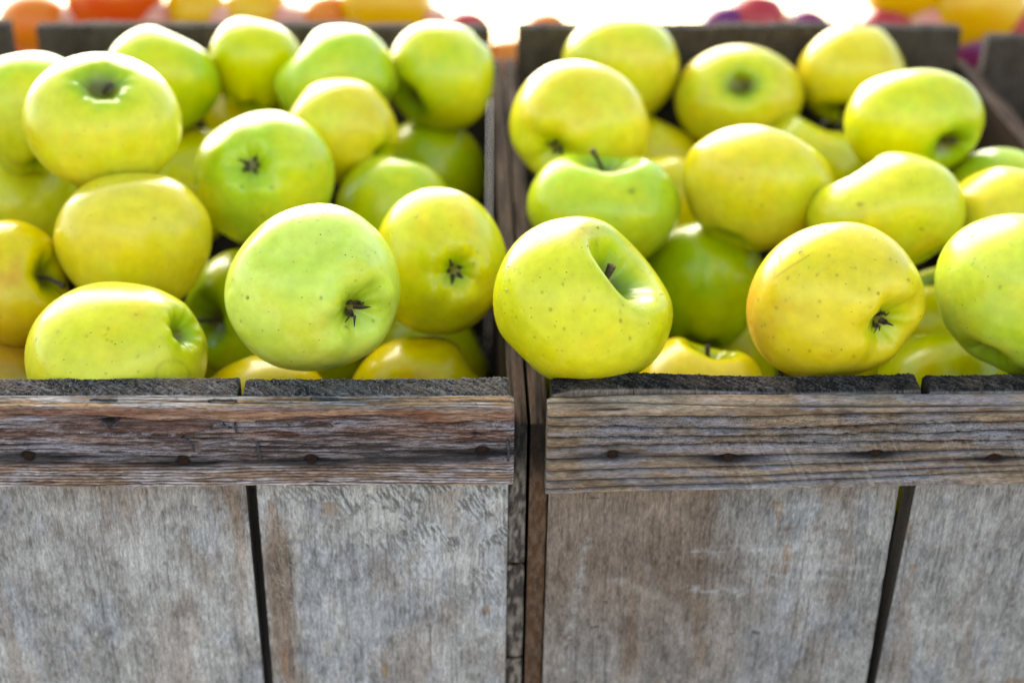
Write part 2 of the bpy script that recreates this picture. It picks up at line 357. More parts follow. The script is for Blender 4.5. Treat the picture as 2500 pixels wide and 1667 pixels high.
def board_face(s, fuzz=0, brown=lambda x, z: 0*x, scratches=(), dark_end=0.0, white=.0, val=1.0):
    def f(x, y, z, q, nz):
        wx = x + .003*(fb(x/.03, z/.05, 2, s)-.5)
        g1 = ct(fb(wx/.0016, z/.09, 3, s+1), 2.2); g2 = ct(fb(wx/.0006, z/.0028, 3, s+2), 2.0); bl = ct(fb(x/.022, z/.03, 3, s+3), 2); sp = ct(fb(x/.004, z/.006, 3, s+4), 2)
        t = np.clip(.56 + .13*(g1-.5) + .40*(g2-.5) + .36*(bl-.5) + .26*(sp-.5) - white, 0, 1)
        c = mix((.125,.112,.106), (.60,.58,.57), t)
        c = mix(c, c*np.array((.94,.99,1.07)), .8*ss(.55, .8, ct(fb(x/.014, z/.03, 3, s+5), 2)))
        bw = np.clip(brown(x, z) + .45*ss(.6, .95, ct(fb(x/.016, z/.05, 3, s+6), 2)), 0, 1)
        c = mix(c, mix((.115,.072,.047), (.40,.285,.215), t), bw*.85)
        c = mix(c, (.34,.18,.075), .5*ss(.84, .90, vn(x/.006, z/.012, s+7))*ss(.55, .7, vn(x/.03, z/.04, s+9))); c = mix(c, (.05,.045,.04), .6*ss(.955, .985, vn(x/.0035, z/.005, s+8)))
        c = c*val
        cr = ss(.70, .78, fb(wx/.0011, z/.05, 3, s+12)); c = mix(c, c*.5, cr*.6)
        h = -cr*.0004 + (g1-.5)*.0004 + (g2-.5)*.0003 + (sp-.5)*.0003 + (bl-.5)*.0006
        if fuzz:
            band = ss(.5, .60, fb((x*.8+z*.9)/.014+1.2, (z*.8-x*.45)/.007, 3, s+20)) * ss(-.055-.6*(x+.01)-.085, -.05-.6*(x+.01)+.04-.075, z)
            band = np.clip(band, 0, 1)
            fz = fb((x*.80+z*.42)/.00065, (z*.9-x*.42)/.0036, 2, s+21)
            h += band*(fz-.5)*.0018; c = mix(c, mix((.13,.12,.115),(.66,.66,.67), ss(.36,.64,fz)), band*.75)
        for (ax, az, bx, bz, w, colr, k) in scratches:
            L2 = (bx-ax)**2+(bz-az)**2; tt = np.clip(((x-ax)*(bx-ax)+(z-az)*(bz-az))/L2, 0, 1)
            d = np.hypot(x-ax-tt*(bx-ax), z-az-tt*(bz-az)) + .0008*(fb(x/.004, z/.002, 2, s+30)-.5)
            c = mix(c, colr, .62*k*np.exp(-(d/(w*(1.1+1.9*vn(x/.008, z/.004, s+33))))**2)*ss(.15,.85,ct(fb(x/.004,z/.0025,3,s+31),2)))
        top = ss(.3, .7, nz)
        he, ce = endgrain(x, y, s+40, dark_end)
        c = mix(c, ce, top); h = h*(1-top) + he*top
        # ragged, stained edge just under the top
        return h, c
    return f
def side_face(s, base=((.055,.045,.04),(.26,.22,.19)), rust=0.0):
    def f(x, y, z, q, nz):
        g = fb(x/.0015, z/.004, 3, s); lg = fb(y/.03, x/.0012 + z/.003, 3, s+2)
        front = (1-np.clip(nz, 0, 1))
        c = mix(base[0], base[1], ss(.35, .68, g)); c = mix(c, mix((.16,.065,.02),(.07,.04,.025), fb(x/.002,z/.012,3,s+3)), rust)
        wet = ss(-.052, -.03, z)*ss(.3,.5,fb(x/.01,z/.01,2,s+8)+.25)  # mask that darkens the front ends towards the top, in uneven patches
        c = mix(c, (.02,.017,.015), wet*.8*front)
        cto = mix((.03,.018,.011), (.135,.085,.055), ss(.3, .7, lg)); c = mix(c, cto, np.clip(nz, 0, 1))
        return (g-.5)*.0007, c
    return f

def crate_root(cx, cy=0.0, dz=0.0):
    r = bpy.data.objects.new('wooden_crate', None); COL.objects.link(r)
    r.empty_display_size = .05
    r.matrix_world = BASE @ Matrix.Translation((cx, cy, -CZ+dz)); return r

CL, CR = -.1643, .1643
rootL, rootR = crate_root(CL), crate_root(CR)
tag(rootL, 'weathered grey crate whose top rail has wire staples and an orange shaved edge', 'crate', 'wooden fruit crates in a row')
tag(rootR, 'weathered crate whose top rail has deep ridged grain and diagonal saw marks', 'crate', 'wooden fruit crates in a row')
YB = .0135
# left crate front
fbL = section(0, YB, -CZ, .0008, .0006, .00035)
fbL2 = section(0, YB, -CZ, .0000, .0005, .00033)
brown1 = lambda x, z: .95*np.exp(-((x+.131-.002*np.sin(z*60))/.0035)**2)*ss(-.17,-.05,z) + .7*np.exp(-((x+.178)/.02)**2)*ss(-.075,-.04,z)
brown2 = lambda x, z: 1.0*np.exp(-((x+.113-.06*(z+.05)*0)/.0045)**2)*ss(-.05,-.07,z)*ss(-.3,-.1,z+.0*x) + .0*x
sweep('front_board', -.3180, lambda z: -.1246+.0009*(z/.05)*0 + .0008*np.sin(z*90)*0, 300, fbL, board_face(200, brown=brown1, val=1.10), M_BOARD, rootL, CL)
sweep('front_board', lambda z: np.interp(z, [-.25,-.165,-.05,0], [-.1195,-.1203,-.1198,-.1224]), -.0086, 230, fbL2, board_face(300, fuzz=1, brown=brown2, white=-.04, val=1.08), M_BOARD, rootL, CL)
# right crate front
brown3 = lambda x, z: (.95*ss(.105, .060, x+.30*(z+.05)+.03*(fb(x/.02, z/.03, 2, 77)-.5))*(.45+.55*ss(-.17,-.09,z)) + .35*ss(-.065,-.045,z))
SCR = [(.028,-.078,.019,-.158,.0011,(.58,.62,.62),.6),(.078,-.086,.128,-.084,.0014,(.62,.63,.66),.8),(.074,-.108,.100,-.110,.0012,(.62,.63,.66),.75),
       (.108,-.062,.150,-.058,.0009,(.55,.56,.6),.6),(.09,-.046,.14,-.047,.0008,(.5,.5,.53),.5),(.12,-.094,.16,-.096,.0010,(.55,.56,.6),.6),(.115,-.074,.145,-.0735,.0011,(.18,.09,.03),.8),
       (.104,-.1,.158,-.103,.0008,(.5,.53,.56),.6),(.055,-.09,.075,-.16,.0007,(.2,.2,.22),.5),(.04,-.10,.07,-.118,.0009,(.5,.46,.42),.5)]
sweep('front_board', .0095, lambda z: np.interp(z, [-.25,-.165,-.05,-.006,.004], [.1680,.1677,.1669,.1700,.1685]), 310,
      section(0, YB, -CZ, .0018, .0005, .00035, r=.002), board_face(400, brown=brown3, scratches=SCR, dark_end=.85, val=.84), M_BOARD, rootR, CR, ztilt=lambda x, z: np.where(z > -.01, .0012*np.sin(x*38)-.0018*ss(.02,.0095,x), 0))
sweep('front_board', lambda z: np.interp(z, [-.25,-.165,-.05,-.006,.002], [.1715,.1725,.1745,.1718,.1735]), .3190, 250,
      section(0, YB, -CZ, .0010, .0006, .00035, r=.002), board_face(500, dark_end=.95, val=.88), M_BOARD, rootR, CR)
# rails
railL = sweep('top_rail', -.3255, -.0068, 1000, section(-.0115, -.0004, -.0398, -.0003, .00028, .0003, r=.0014), rail_left, M_RAIL, rootL, CL, endcol=(.17,.13,.10),
              ztilt=lambda x, z: np.interp(x, [-.23,-.007], [.0012,0.]))
railR = sweep('top_rail', .0072, .3255, 1000, section(-.0120, -.0004, -.0432, .0010, .00028, .0003, r=.003), rail_right, M_RAILR, rootR, CR, endcol=(.22,.17,.12),
              ztilt=lambda x, z: np.interp(x, [.007,.04,.21], [-.0012,-.0002,.0]) + ss(-.02,-.043,z)*np.interp(x, [.007,.21], [0,.0030]))
# side, rear and floor boards
def side_boards(root, cx, x0, x1, joints, rust=0., s=700, yf=.002):
    zs = [-.0165]+joints+[-CZ]
    for i in range(len(zs)-1):
        zt = zs[i]-(.001 if i else 0); zb = zs[i+1]+(.001 if i < len(zs)-2 else 0)
        if True:
            sec = section(yf+.0007*i, .466, zb, zt, .0016, .006, r=.0009)
            sweep('side_board', x0, x1, 12, sec, side_face(s+i*13, rust=rust), M_SIDE, root, cx, endcol=(.055,.034,.022), bev=.0004)
side_boards(rootL, CL, -.0084, -.0006, [-.0940,-.1515], s=700)
side_boards(rootL, CL, -.3262, -.3184, [-.0940,-.1515], s=740)
side_boards(rootR, CR, .0009, .0089, [-.17], rust=.75, s=780)
side_boards(rootR, CR, .3196, .3272, [-.09], rust=.1, s=820)
def rear_boards(root, cx, edges, top, s):
    for i in range(len(edges)-1):
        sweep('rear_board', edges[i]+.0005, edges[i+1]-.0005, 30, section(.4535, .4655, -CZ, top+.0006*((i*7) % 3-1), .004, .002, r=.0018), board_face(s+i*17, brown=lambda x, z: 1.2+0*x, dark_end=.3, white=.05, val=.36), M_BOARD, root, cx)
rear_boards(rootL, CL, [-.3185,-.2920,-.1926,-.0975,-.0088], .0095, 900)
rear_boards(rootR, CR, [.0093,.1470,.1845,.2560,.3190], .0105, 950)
for root, cx in ((rootL, CL), (rootR, CR)):
    box_mesh('floor_board', (-.150, .016, .002), (.150, .452, .012), M_BENCH, root)
# neighbouring crates at the picture's edges
def crate_copy(src, dx, dz, label):
    r = src.copy(); COL.objects.link(r); r.matrix_world = BASE @ Matrix.Translation(Vector((src['cx']+dx, 0, -CZ+dz)))
    for ch in list(src.children):
        if ch.name.split('.')[0] in ('front_board', 'side_board', 'rear_board', 'floor_board', 'top_rail'):
            c = ch.copy(); COL.objects.link(c); c.parent = r; c.location = ch.location
    r['label'] = label; return r
rootL['cx'] = CL; rootR['cx'] = CR
crate_copy(rootL, -.3270, .002, 'wooden crate cut off by the left edge of the picture, only its rear corner showing')
crate_copy(rootR, .3285, -.006, 'wooden crate cut off by the right picture edge, only its dark rear corner showing')
for r_ in [o for o in COL.objects if o.name.startswith('wooden_crate')]:
    if 'cx' in r_: del r_['cx']

# ---- nails, staples, splinters --------------------------------------
def lathe(profile, n=14):
    V = []; Fq = []
    for r, h in profile:
        for k in range(n): a = 2*math.pi*k/n; V.append((r*math.cos(a), -h, r*math.sin(a)))
    for i in range(len(profile)-1):
        for k in range(n): Fq.append((i*n+k, i*n+(k+1) % n, (i+1)*n+(k+1) % n, (i+1)*n+k))
    Fq.append(tuple(range(len(V)-n, len(V)))); return V, Fq
def add_nail(rail, cx, x, z, y, r, rs):
    V, Fq = lathe([(r*.45,-.004),(r*.45,-.0002),(r,-.0001),(r*1.02,.0003),(r*.85,.0007),(r*.4,.0008)])
    V = [(a*(1+.12*rs.rand())+x, b+y, c*(1+.12*rs.rand())+z) for a, b, c in V]
    mesh_obj('nail', V, Fq, M_RUST, rail)
rs = np.random.RandomState(4)
for (x, z) in NAILS_L: add_nail(railL, CL, x, z+.0009, -.0096, .0025, rs)
for (x, z) in NAILS_R: add_nail(railR, CR, x, z, -.0101, .0025, rs)
def tube(pts, r, n=6, taper=None):
    pts = np.array(pts, float); V = []; Fq = []
    up = np.array((.3, .2, .93))
    for i, p in enumerate(pts):
        t = pts[min(i+1, len(pts)-1)]-pts[max(i-1, 0)]; t /= np.linalg.norm(t)+1e-12
        a = np.cross(t, up); a /= np.linalg.norm(a)+1e-12; b = np.cross(t, a)
        rr = r*(taper[i] if taper is not None else 1)
        for k in range(n): th = 2*math.pi*k/n; V.append(p+rr*(math.cos(th)*a+math.sin(th)*b))
    for i in range(len(pts)-1):
        for k in range(n): Fq.append((i*n+k, i*n+(k+1) % n, (i+1)*n+(k+1) % n, (i+1)*n+k))
    Fq.append(tuple(range(n))[::-1]); Fq.append(tuple(range(len(V)-n, len(V)))); return V, Fq
def add_wire(rail, pts, r=.0006):
    V, Fq = tube(pts, r); mesh_obj('staple', V, Fq, M_WIRE, rail)
ZT = .0008
for (x0, y0, x1, y1, sag) in ((-.1853,-.0042,-.1742,-.0050,.0), (-.1355,-.0052,-.1241,-.0056,.0), (-.0927,-.0038,-.0816,-.0044,-.0004)):
    add_wire(railL, [(x0,y0,ZT-.004),(x0,y0,ZT),(x0*.8+x1*.2,y0-.0002,ZT+.0005+sag),(x0*.5+x1*.5,(y0+y1)/2-.0004,ZT+.0003+sag),(x0*.2+x1*.8,y1-.0002,ZT+.0005+sag),(x1,y1,ZT),(x1,y1,ZT-.004)], .00058)
YF = -.0119
add_wire(railL, [(-.1155,YF+.003,-.0160),(-.1155,YF,-.0165),(-.1153,YF-.0004,-.021),(-.1151,YF-.0002,-.0258),(-.1151,YF+.003,-.0262)], .0005)
add_wire(railL, [(-.1243,YF+.002,-.0060),(-.1244,YF-.0003,-.0075),(-.1240,YF-.0006,-.0098),(-.1242,YF+.0004,-.0118)], .0005)
add_wire(railL, [(-.1296,YF+.002,-.0062),(-.1290,YF-.0002,-.0074),(-.1275,YF-.0003,-.0085),(-.1262,YF+.0006,-.0088)], .0005)
add_wire(railL, [(-.1478,YF+.001,-.0142),(-.1460,YF-.0003,-.0137),(-.1444,YF-.0003,-.0152),(-.1432,YF-.0002,-.0180),(-.1428,YF+.001,-.0212)], .00045)
add_wire(railL, [(-.1800,YF+.002,-.0050),(-.1782,YF-.0002,-.0066),(-.1770,YF-.0002,-.0086)], .0005)
add_wire(railL, [(-.1725,YF+.002,-.0048),(-.1745,YF-.0002,-.0066),(-.1765,YF-.0002,-.0086)], .0005)
add_wire(railL, [(-.0098,YF+.003,-.0160),(-.0095,YF-.0002,-.0165),(-.0091,YF-.0006,-.0215),(-.0093,YF-.0002,-.0262),(-.0096,YF+.003,-.0268)], .0006)
def fibres(name, parent, cx, pts, s, lmin, lmax, lean, mat=M_FIBRE):
    r_ = np.random.RandomState(s); V = []; Fq = []
    for (x, y, z, ax, az) in pts:
        l = r_.uniform(lmin, lmax); w = r_.uniform(.00008, .0002); d = np.array((ax+r_.uniform(-.35,.35), 0, az)); d /= np.linalg.norm(d)
        side = np.array((d[2], 0, -d[0])); p = np.array((x, y, z)); b = len(V)
        for k, (t, o, ww) in enumerate(((0, .0001, 1), (.5, lean*.55, .85), (1, lean*r_.uniform(.5, 1.3), .15))):
            c = p+d*l*t+np.array((0, -o, 0)); V += [c-side*w*ww, c+side*w*ww]
        Fq += [(b, b+1, b+3, b+2), (b+2, b+3, b+5, b+4)]
    o = mesh_obj(name, V, Fq, mat, parent, smooth=False); o.location = (-cx, 0, CZ); o['kind'] = 'stuff'; return o
fb_board = [c for c in rootL.children if c.name.startswith('front_board')][1]
r_ = np.random.RandomState(8); pts = []
while len(pts) < 560:
    x = r_.uniform(-.115, -.010); z = r_.uniform(-.115, -.042)
    if fb((x*.8+z*.9)/.014+1.2, (z*.8-x*.45)/.007, 3, 320) > .54 and z > -.06-.6*(x+.01)*-.0-.075+.35*(-.01-x)*.6: pts.append((x, -.0002, z, -.45, 1))
o = fibres('torn_wood_fibres', fb_board, CL, pts, 3, .0015, .0042, .0011); o.location = (0, 0, 0)

r_ = np.random.RandomState(15)
for rl, cx_, xa, xb, zf, sd_ in ((railR, CR, .009, .23, lambda x: -.0425+.0030*(x-.007)/.2, 31), (railL, CL, -.23, -.009, lambda x: -.0392+.0, 33)):
    pts = [(x, -.0112+r_.uniform(0, .004), zf(x)+r_.uniform(-.0006, .0006), r_.choice((-1, 1))*1.6, -.6) for x in r_.uniform(xa, xb, 55)]
    o = fibres('splinters', rl, cx_, pts, sd_, .0012, .0045, .0003); o.location = (0, 0, 0)
for bd, cx_, xa, xb, sd_ in [(fb_board, CL, -.119, -.010, 41), ([c for c in rootL.children if c.name.startswith('front_board')][0], CL, -.23, -.127, 43)]:
    pts = [(x, r_.uniform(.0002, .0125), .0004, r_.uniform(-1, 1), r_.uniform(.3, 1)) for x in r_.uniform(xa, xb, 230)]
    o = fibres('frayed_end_fibres', bd, cx_, pts, sd_, .0006, .0017, .0004); o.location = (0, 0, 0)

# ------------------------------------------------------------------ apples: place, half width, half height, end shown, its direction (right, up, to viewer), greenness, paleness, fine mesh, label
APPLES = [
    ('L1', (-0.2692, 0.2505, 0.0269), 0.0337, 0.0337, 's', (-0.31, 0.94, -0.16), 0.75, 0.3, 0,
     'green apple at the left picture edge, behind the large apple with a russet hollow'),
    ('L2', (-0.2141, 0.196, 0.0439), 0.0399, 0.0365, 's', (0.20, 0.52, 0.83), 0.5, 0.5, 1,
     'large yellow-green apple near the left edge, its stem hollow turned to the viewer'),
    ('L3', (-0.2155, 0.3606, 0.0048), 0.0356, 0.0334, 's', (0.31, 0.94, -0.16), 0.75, 0.1, 0,
     'smooth green apple at the back left, beside the rear boards of the left crate'),
    ('L4', (-0.1604, 0.3848, 0.0056), 0.0303, 0.0303, 's', (0.10, 0.98, -0.16), 0.5, 0.0, 0,
     'yellow-green apple second from left in the rear row of the left crate'),
    ('L5', (-0.1073, 0.3557, 0.0098), 0.0388, 0.0322, 's', (-0.82, 0.57, -0.06), 0.85, 0.3, 0,
     "bright green apple with a notch in its left outline, in the left crate's rear row"),
    ('L6', (-0.0427, 0.376, 0.0024), 0.0350, 0.0341, 's', (-0.69, -0.58, 0.42), 0.62, 0.25, 0,
     'yellow-green apple in the rear right corner of the left crate'),
    ('L7', (-0.1025, 0.2924, -0.0004), 0.0370, 0.0313, 's', (-0.82, 0.51, -0.26), 0.35, 0.4, 0,
     'pale yellow apple with a white upper rim, behind the green apple showing its calyx'),
    ('L8', (-0.137, 0.2129, 0.0045), 0.0385, 0.0378, 'c', (-0.05, 0.13, 0.99), 0.82, 0.3, 1,
     'green apple facing the viewer with dark calyx centred and two small spots below'),
    ('L9', (-0.0672, 0.2539, -0.0369), 0.0351, 0.0341, 's', (0.20, 0.97, -0.15), 0.82, 0.1, 0,
     'shaded green apple behind the yellow apple with a dark calyx, left crate'),
    ('L10', (-0.0477, 0.3736, -0.0641), 0.0363, 0.0363, 's', (0.31, 0.88, -0.36), 0.8, 0, 0,
     'dark green apple low against the right side of the left crate'),
    ('L11', (-0.0395, 0.1267, -0.0017), 0.0331, 0.0370, 'c', (0.31, -0.19, 0.93), 0.45, 0.25, 1,
     'yellow apple with a dark round calyx, at the right of the left crate'),
    ('L12', (-0.0954, 0.053, 0.023), 0.0388, 0.0375, 'c', (0.68, -0.34, 0.65), 0.88, 1.0, 1,
     'big pale green apple above the left rail, dark sepals at its lower right'),
    ('L13', (-0.1951, 0.1471, -0.0025), 0.0394, 0.0355, 's', (-0.20, 0.96, -0.18), 0.28, 0.4, 1,
     'round plain yellow apple in the middle left, no stem or calyx showing'),
    ('L14', (-0.2868, 0.2618, -0.0338), 0.0336, 0.0336, 's', (0.21, 0.94, 0.26), 0.6, 0.35, 0,
     'yellow-green apple at the left picture edge with a dark stem on top'),
    ('L15', (-0.2552, 0.132, -0.0164), 0.0281, 0.0318, 's', (0.93, 0.19, 0.32), 0.05, 0, 1,
     'orange-yellow apple cut by the left picture edge, its hollow facing right'),
    ('L16', (-0.1856, 0.0486, -0.0139), 0.0403, 0.0377, 'c', (0.84, 0.41, 0.37), 0.5, 0.5, 1,
     'speckled yellow-green apple resting low behind the left rail, small dark hole at right'),
    ('L17', (-0.2674, 0.1142, -0.0712), 0.0328, 0.0328, 's', (-0.61, 0.51, -0.61), 0.3, 0.1, 0,
     'apple with a red blush in the bottom left corner, mostly hidden'),
    ('L18', (-0.1465, 0.1815, -0.0626), 0.0361, 0.0361, 's', (-0.62, -0.16, 0.77), 0.7, 0, 0,
     "shaded green apple with its stem pointing left, between the left crate's two front apples"),
    ('L19', (-0.1266, 0.0776, -0.0644), 0.0335, 0.0335, 's', (-0.32, 0.85, -0.42), 0.12, 0, 0,
     "yellow apple top just showing at the gap between the left crate's front boards"),
    ('L20', (-0.0496, 0.1032, -0.0661), 0.0381, 0.0301, 's', (0.83, 0.54, -0.16), 0.1, 0, 0,
     'deep yellow apple low behind the left rail, under the apple with a round dark calyx'),
    ('L21', (-0.2022, 0.3525, -0.0624), 0.0364, 0.0364, 's', (-0.22, 0.87, -0.44), 0.5, 0, 0,
     'shaded olive apple mostly hidden between the large russet-hollowed apple and the calyx apple'),
    ('L22', (-0.1708, 0.4191, -0.0425), 0.0337, 0.0337, 's', (0.32, 0.85, -0.42), 0.4, 0, 0,
     'shaded yellow apple showing just below the second apple of the left rear row'),
    ('R1', (0.078, 0.4162, -0.0066), 0.0395, 0.0345, 's', (0.20, 0.97, -0.15), 0.48, 0.4, 0,
     "yellow-green apple rising above the rear boards, leftmost of the right crate's rear row"),
    ('R2', (0.0394, 0.2683, 0.0134), 0.0406, 0.0368, 'c', (-0.44, -0.53, 0.72), 0.38, 0.45, 0,
     "pale yellow apple at the right crate's left side, calyx at its lower left"),
    ('R3', (0.156, 0.4002, -0.0204), 0.0428, 0.0349, 's', (-0.07, 0.15, 0.99), 0.38, 0.4, 0,
     "yellow apple with a green hollow facing the viewer, middle of the right crate's rear row"),
    ('R4', (0.2349, 0.4171, -0.0102), 0.0371, 0.0348, 's', (-0.30, -0.93, 0.22), 0.25, 0.4, 0,
     "golden yellow apple at the right end of the right crate's rear row"),
    ('R5', (0.2347, 0.2694, 0.0139), 0.0406, 0.0315, 's', (0.45, -0.58, 0.68), 0.58, 0.3, 0,
     "yellow-green apple beside the right crate's right side board, hollow at lower right"),
    ('R6', (0.1346, 0.2057, 0.0018), 0.0418, 0.0342, 's', (0.45, 0.88, -0.12), 0.33, 0.45, 1,
     'pale yellow apple with one small dark spot, centre of the right crate'),
    ('R7', (0.1007, 0.3904, -0.0644), 0.0336, 0.0336, 's', (0.37, 0.89, -0.26), 0.3, 0.1, 0,
     'shaded yellow apple wedged behind the pale apple with lower-left calyx'),
    ('R8', (0.1992, 0.3563, -0.0526), 0.0353, 0.0353, 's', (0.26, 0.97, 0.00), 0.42, 0.2, 0,
     'yellow apple with a cleft top, peeking over the centre apple of the right crate'),
    ('R9', (0.049, 0.2035, -0.0113), 0.0421, 0.0326, 's', (0.02, 0.94, 0.35), 0.85, 0.25, 1,
     'flattish green apple with a thin upright stem, behind the large front apple'),
    ('R10', (0.1945, 0.1685, 0.0052), 0.0411, 0.0317, 's', (-0.56, 0.81, -0.15), 0.5, 0.4, 1,
     "lopsided pale yellow apple with a dented top, right of the right crate's centre"),
    ('R11', (0.0252, 0.0425, 0.022), 0.0402, 0.0374, 's', (0.60, 0.52, 0.60), 0.56, 0.3, 1,
     'largest front apple, wet and freckled, with a thick cut stem and a deep hollow'),
    ('R12', (0.1084, 0.2105, -0.0625), 0.0363, 0.0363, 's', (0.10, 0.97, -0.20), 0.85, 0, 0,
     'shaded plain green apple between the two large front apples of the right crate'),
    ('R13', (0.0906, 0.0868, -0.0634), 0.0350, 0.0350, 's', (0.20, 0.97, 0.12), 0.15, 0, 0,
     'small deep yellow apple with a stem on top, low behind the right rail'),
    ('R14', (0.1405, 0.05, 0.0171), 0.0407, 0.0358, 'c', (0.61, -0.36, 0.71), 0.22, 0.35, 1,
     'large golden apple behind the right rail, dark sepals in the basin at its right'),
    ('R15', (0.2289, 0.0557, 0.0174), 0.0394, 0.0370, 's', (0.50, 0.86, -0.10), 0.78, 0.6, 1,
     'freckled yellow-green apple at the right picture edge just above the right rail'),
    ('R16', (0.264, 0.1717, -0.0084), 0.0349, 0.0349, 's', (0.31, 0.94, -0.16), 0.3, 0.4, 0,
     'pale orange-yellow apple cut by the right picture edge, above the freckled one'),
    ('R17', (0.2876, 0.255, -0.0308), 0.0327, 0.0327, 's', (0.21, 0.90, -0.37), 0.85, 0.2, 0,
     'green apple at the right picture edge, tucked below the side board'),
    ('R18', (0.2402, 0.1807, -0.0684), 0.0335, 0.0335, 's', (-0.21, 0.94, 0.26), 0.55, 0, 0,
     'shaded apple with a dark stem, squeezed between golden and freckled front apples'),
    ('R19', (0.2157, 0.0958, -0.0647), 0.0332, 0.0332, 's', (0.11, 0.92, -0.38), 0.55, 0, 0,
     "yellow-green apple top low behind the gap in the right crate's front boards"),
    ('R20', (0.1037, 0.3184, -0.0641), 0.0340, 0.0340, 's', (0.44, 0.82, -0.38), 0.35, 0.1, 0,
     'shaded yellow apple mostly hidden behind the green apple with upright stem'),
]

def norm(v): v = np.asarray(v, float); return v/np.linalg.norm(v)
C_Y, C_YG, C_G, C_OR, C_DG = np.array((.84,.64,.012)), np.array((.70,.70,.012)), np.array((.44,.64,.018)), np.array((.80,.43,.010)), np.array((.18,.38,.006))
C_PALE = np.array((.90,.86,.20)); C_PALEG = np.array((.74,.88,.26))
def ramp_g(g):
    g = np.clip(g, -.15, 1)
    c = mix(C_OR, C_Y, ss(-.12, .16, g)); c = mix(c, C_YG, ss(.25, .58, g)); return mix(c, C_G, ss(.58, 1.0, g))
# marks: pixel-free skin blemishes given as (apple, x, y on its visible face in radii, radius, colour)
MARKS = {'L8': [(-.15,-.2,.022),(.26,-.22,.022),(.1,-.6,.02),(.55,-.75,.02)], 'L11': [(-.26,.86,.03)], 'L12': [(.43,-.47,.018),(-.02,-.22,.012),(-.47,.62,.015),(-.25,.55,.008)],
         'R6': [(-.36,.05,.02),(-.1,-.35,.012)], 'R9': [(.3,.25,.035),(.1,-.2,.015)], 'R14': [(-.26,.38,.012),(-.02,.08,.008),(-.28,-.12,.008)], 'R11': [(.35,-.15,.012),(-.05,.0,.009),(-.52,.38,.008),(.62,-.3,.01)],
         'L16': [(.42,.1,.012),(-.72,.3,.014),(-.55,.12,.012),(.1,.35,.01)], 'L13': [(.45,.3,.012)], 'R10': [(-.5,.05,.03),(.25,-.35,.015)]}
SADDLE = {'L5': .05, 'R10': .035, 'L7': .04, 'R8': .07, 'R7': .07, 'L20': .05, 'R13': .04, 'R9': .03, 'R11': .005, 'L15': .05}
def add_apple(key, cpos, ex, ey, ft, v, green, pale, hi, label):
    sd_ = sum(ord(ch)*(i+3) for i, ch in enumerate(key)); rs = np.random.RandomState(sd_)
    nph, nth = (110, 150) if hi else (56, 72)
    t = np.linspace(0, 1, nph); ph = math.pi*(t - .07*np.sin(4*math.pi*t)*.6)            # denser towards both hollows
    th = 2*math.pi*np.arange(nth)/nth
    PH, TH = np.meshgrid(ph, th, indexing='ij'); rho = np.sin(PH); up = np.cos(PH)
    Hh = .90 + rs.uniform(-.03, .05); tp = rs.uniform(.10, .2)
    rr = rho**.93*(1 - tp*ss(.3, -1.0, up)); zz = Hh*up
    dt, wt = rs.uniform(.32, .40), rs.uniform(.25, .31); db, wb = rs.uniform(.24, .30), rs.uniform(.26, .33)
    if key == 'R11': dt, wt = .60, .36
    if key in ('L2', 'R3', 'R5'): dt, wt = .25, .22
    if key in ('R14', 'L12'): db, wb = .34, .34
    if key == 'L16': db, wb = .20, .20
    topm = up > 0
    e1 = rs.uniform(0, 6.28); e2 = rs.uniform(0, 6.28)
    zz = zz - ss(0, .3, up)*dt*np.exp(-(rho/wt)**2) + ss(0, -.3, up)*db*np.exp(-(rho/wb)**2)
    sad = SADDLE.get(key, 0)
    if sad: e1 = math.pi
    zz = zz + np.where(topm, ss(0, .3, up)*((.025+sad)*np.cos(2*TH+e1)+.03*np.cos(TH+e2))*np.exp(-((rho-.6)/.35)**2), 0)
    zz = zz + ss(0, .3, up)*(.010*np.cos(5*TH+e2)+.006*np.cos(8*TH+e1)+.003*np.cos(13*TH))*np.exp(-((rho-.27)/.13)**2)
    zz = zz - ss(0, -.3, up)*(.007*np.cos(10*TH+e2))*np.exp(-((rho-.24)/.10)**2)
    if key == 'R11': zz = zz + ss(0, .3, up)*(.085*np.cos(TH)+.03*np.cos(3*TH+.6))*np.exp(-((rho-.55)/.3)**2)
    zz = zz - np.where(~topm, ss(0, -.3, up)*((.008 if key in ('L16', 'R15', 'R6', 'R10') else .026)*np.cos(5*TH+e1)+.015*np.cos(TH+e1))*np.exp(-((rho-.45)/.24)**2), 0)
    rr = rr*(1 + (.004 if key in ('L16', 'R15') else .016)*np.cos(5*TH+e1)*ss(.6, -.7, up) + .022*np.cos(2*TH+e2) + .012*np.cos(3*TH+e1))
    P = np.stack([rr*np.cos(TH), rr*np.sin(TH), zz], -1)
    U = np.stack([rho*np.cos(TH), rho*np.sin(TH), up], -1)
    P = P*(1 + .05*(fb3(U*1.3+sd_ % 17, 2, sd_)-.5)[..., None])
    # colour on the skin
    n1 = fb3(U*1.6+3.1, 3, sd_+1); n2 = fb3(U*np.array((5, 5, 1.6)), 3, sd_+2); n3 = fb3(U*3.2, 3, sd_+3)
    gg = green + .58*(n1-.5) + .24*(n2-.5)
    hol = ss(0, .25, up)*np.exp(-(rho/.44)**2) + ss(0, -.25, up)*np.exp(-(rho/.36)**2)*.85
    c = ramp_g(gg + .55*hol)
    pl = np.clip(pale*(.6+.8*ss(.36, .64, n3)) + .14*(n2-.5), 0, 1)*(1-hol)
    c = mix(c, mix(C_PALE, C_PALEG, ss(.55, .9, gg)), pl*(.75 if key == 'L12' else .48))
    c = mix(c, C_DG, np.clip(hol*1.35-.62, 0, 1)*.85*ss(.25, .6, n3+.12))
    rus = np.where(topm, np.exp(-(rho/.17)**2), np.exp(-(rho/.10)**2)*.8)
    c = mix(c, (.13,.09,.022), np.clip(rus*1.3*(.5+n2), 0, .85))
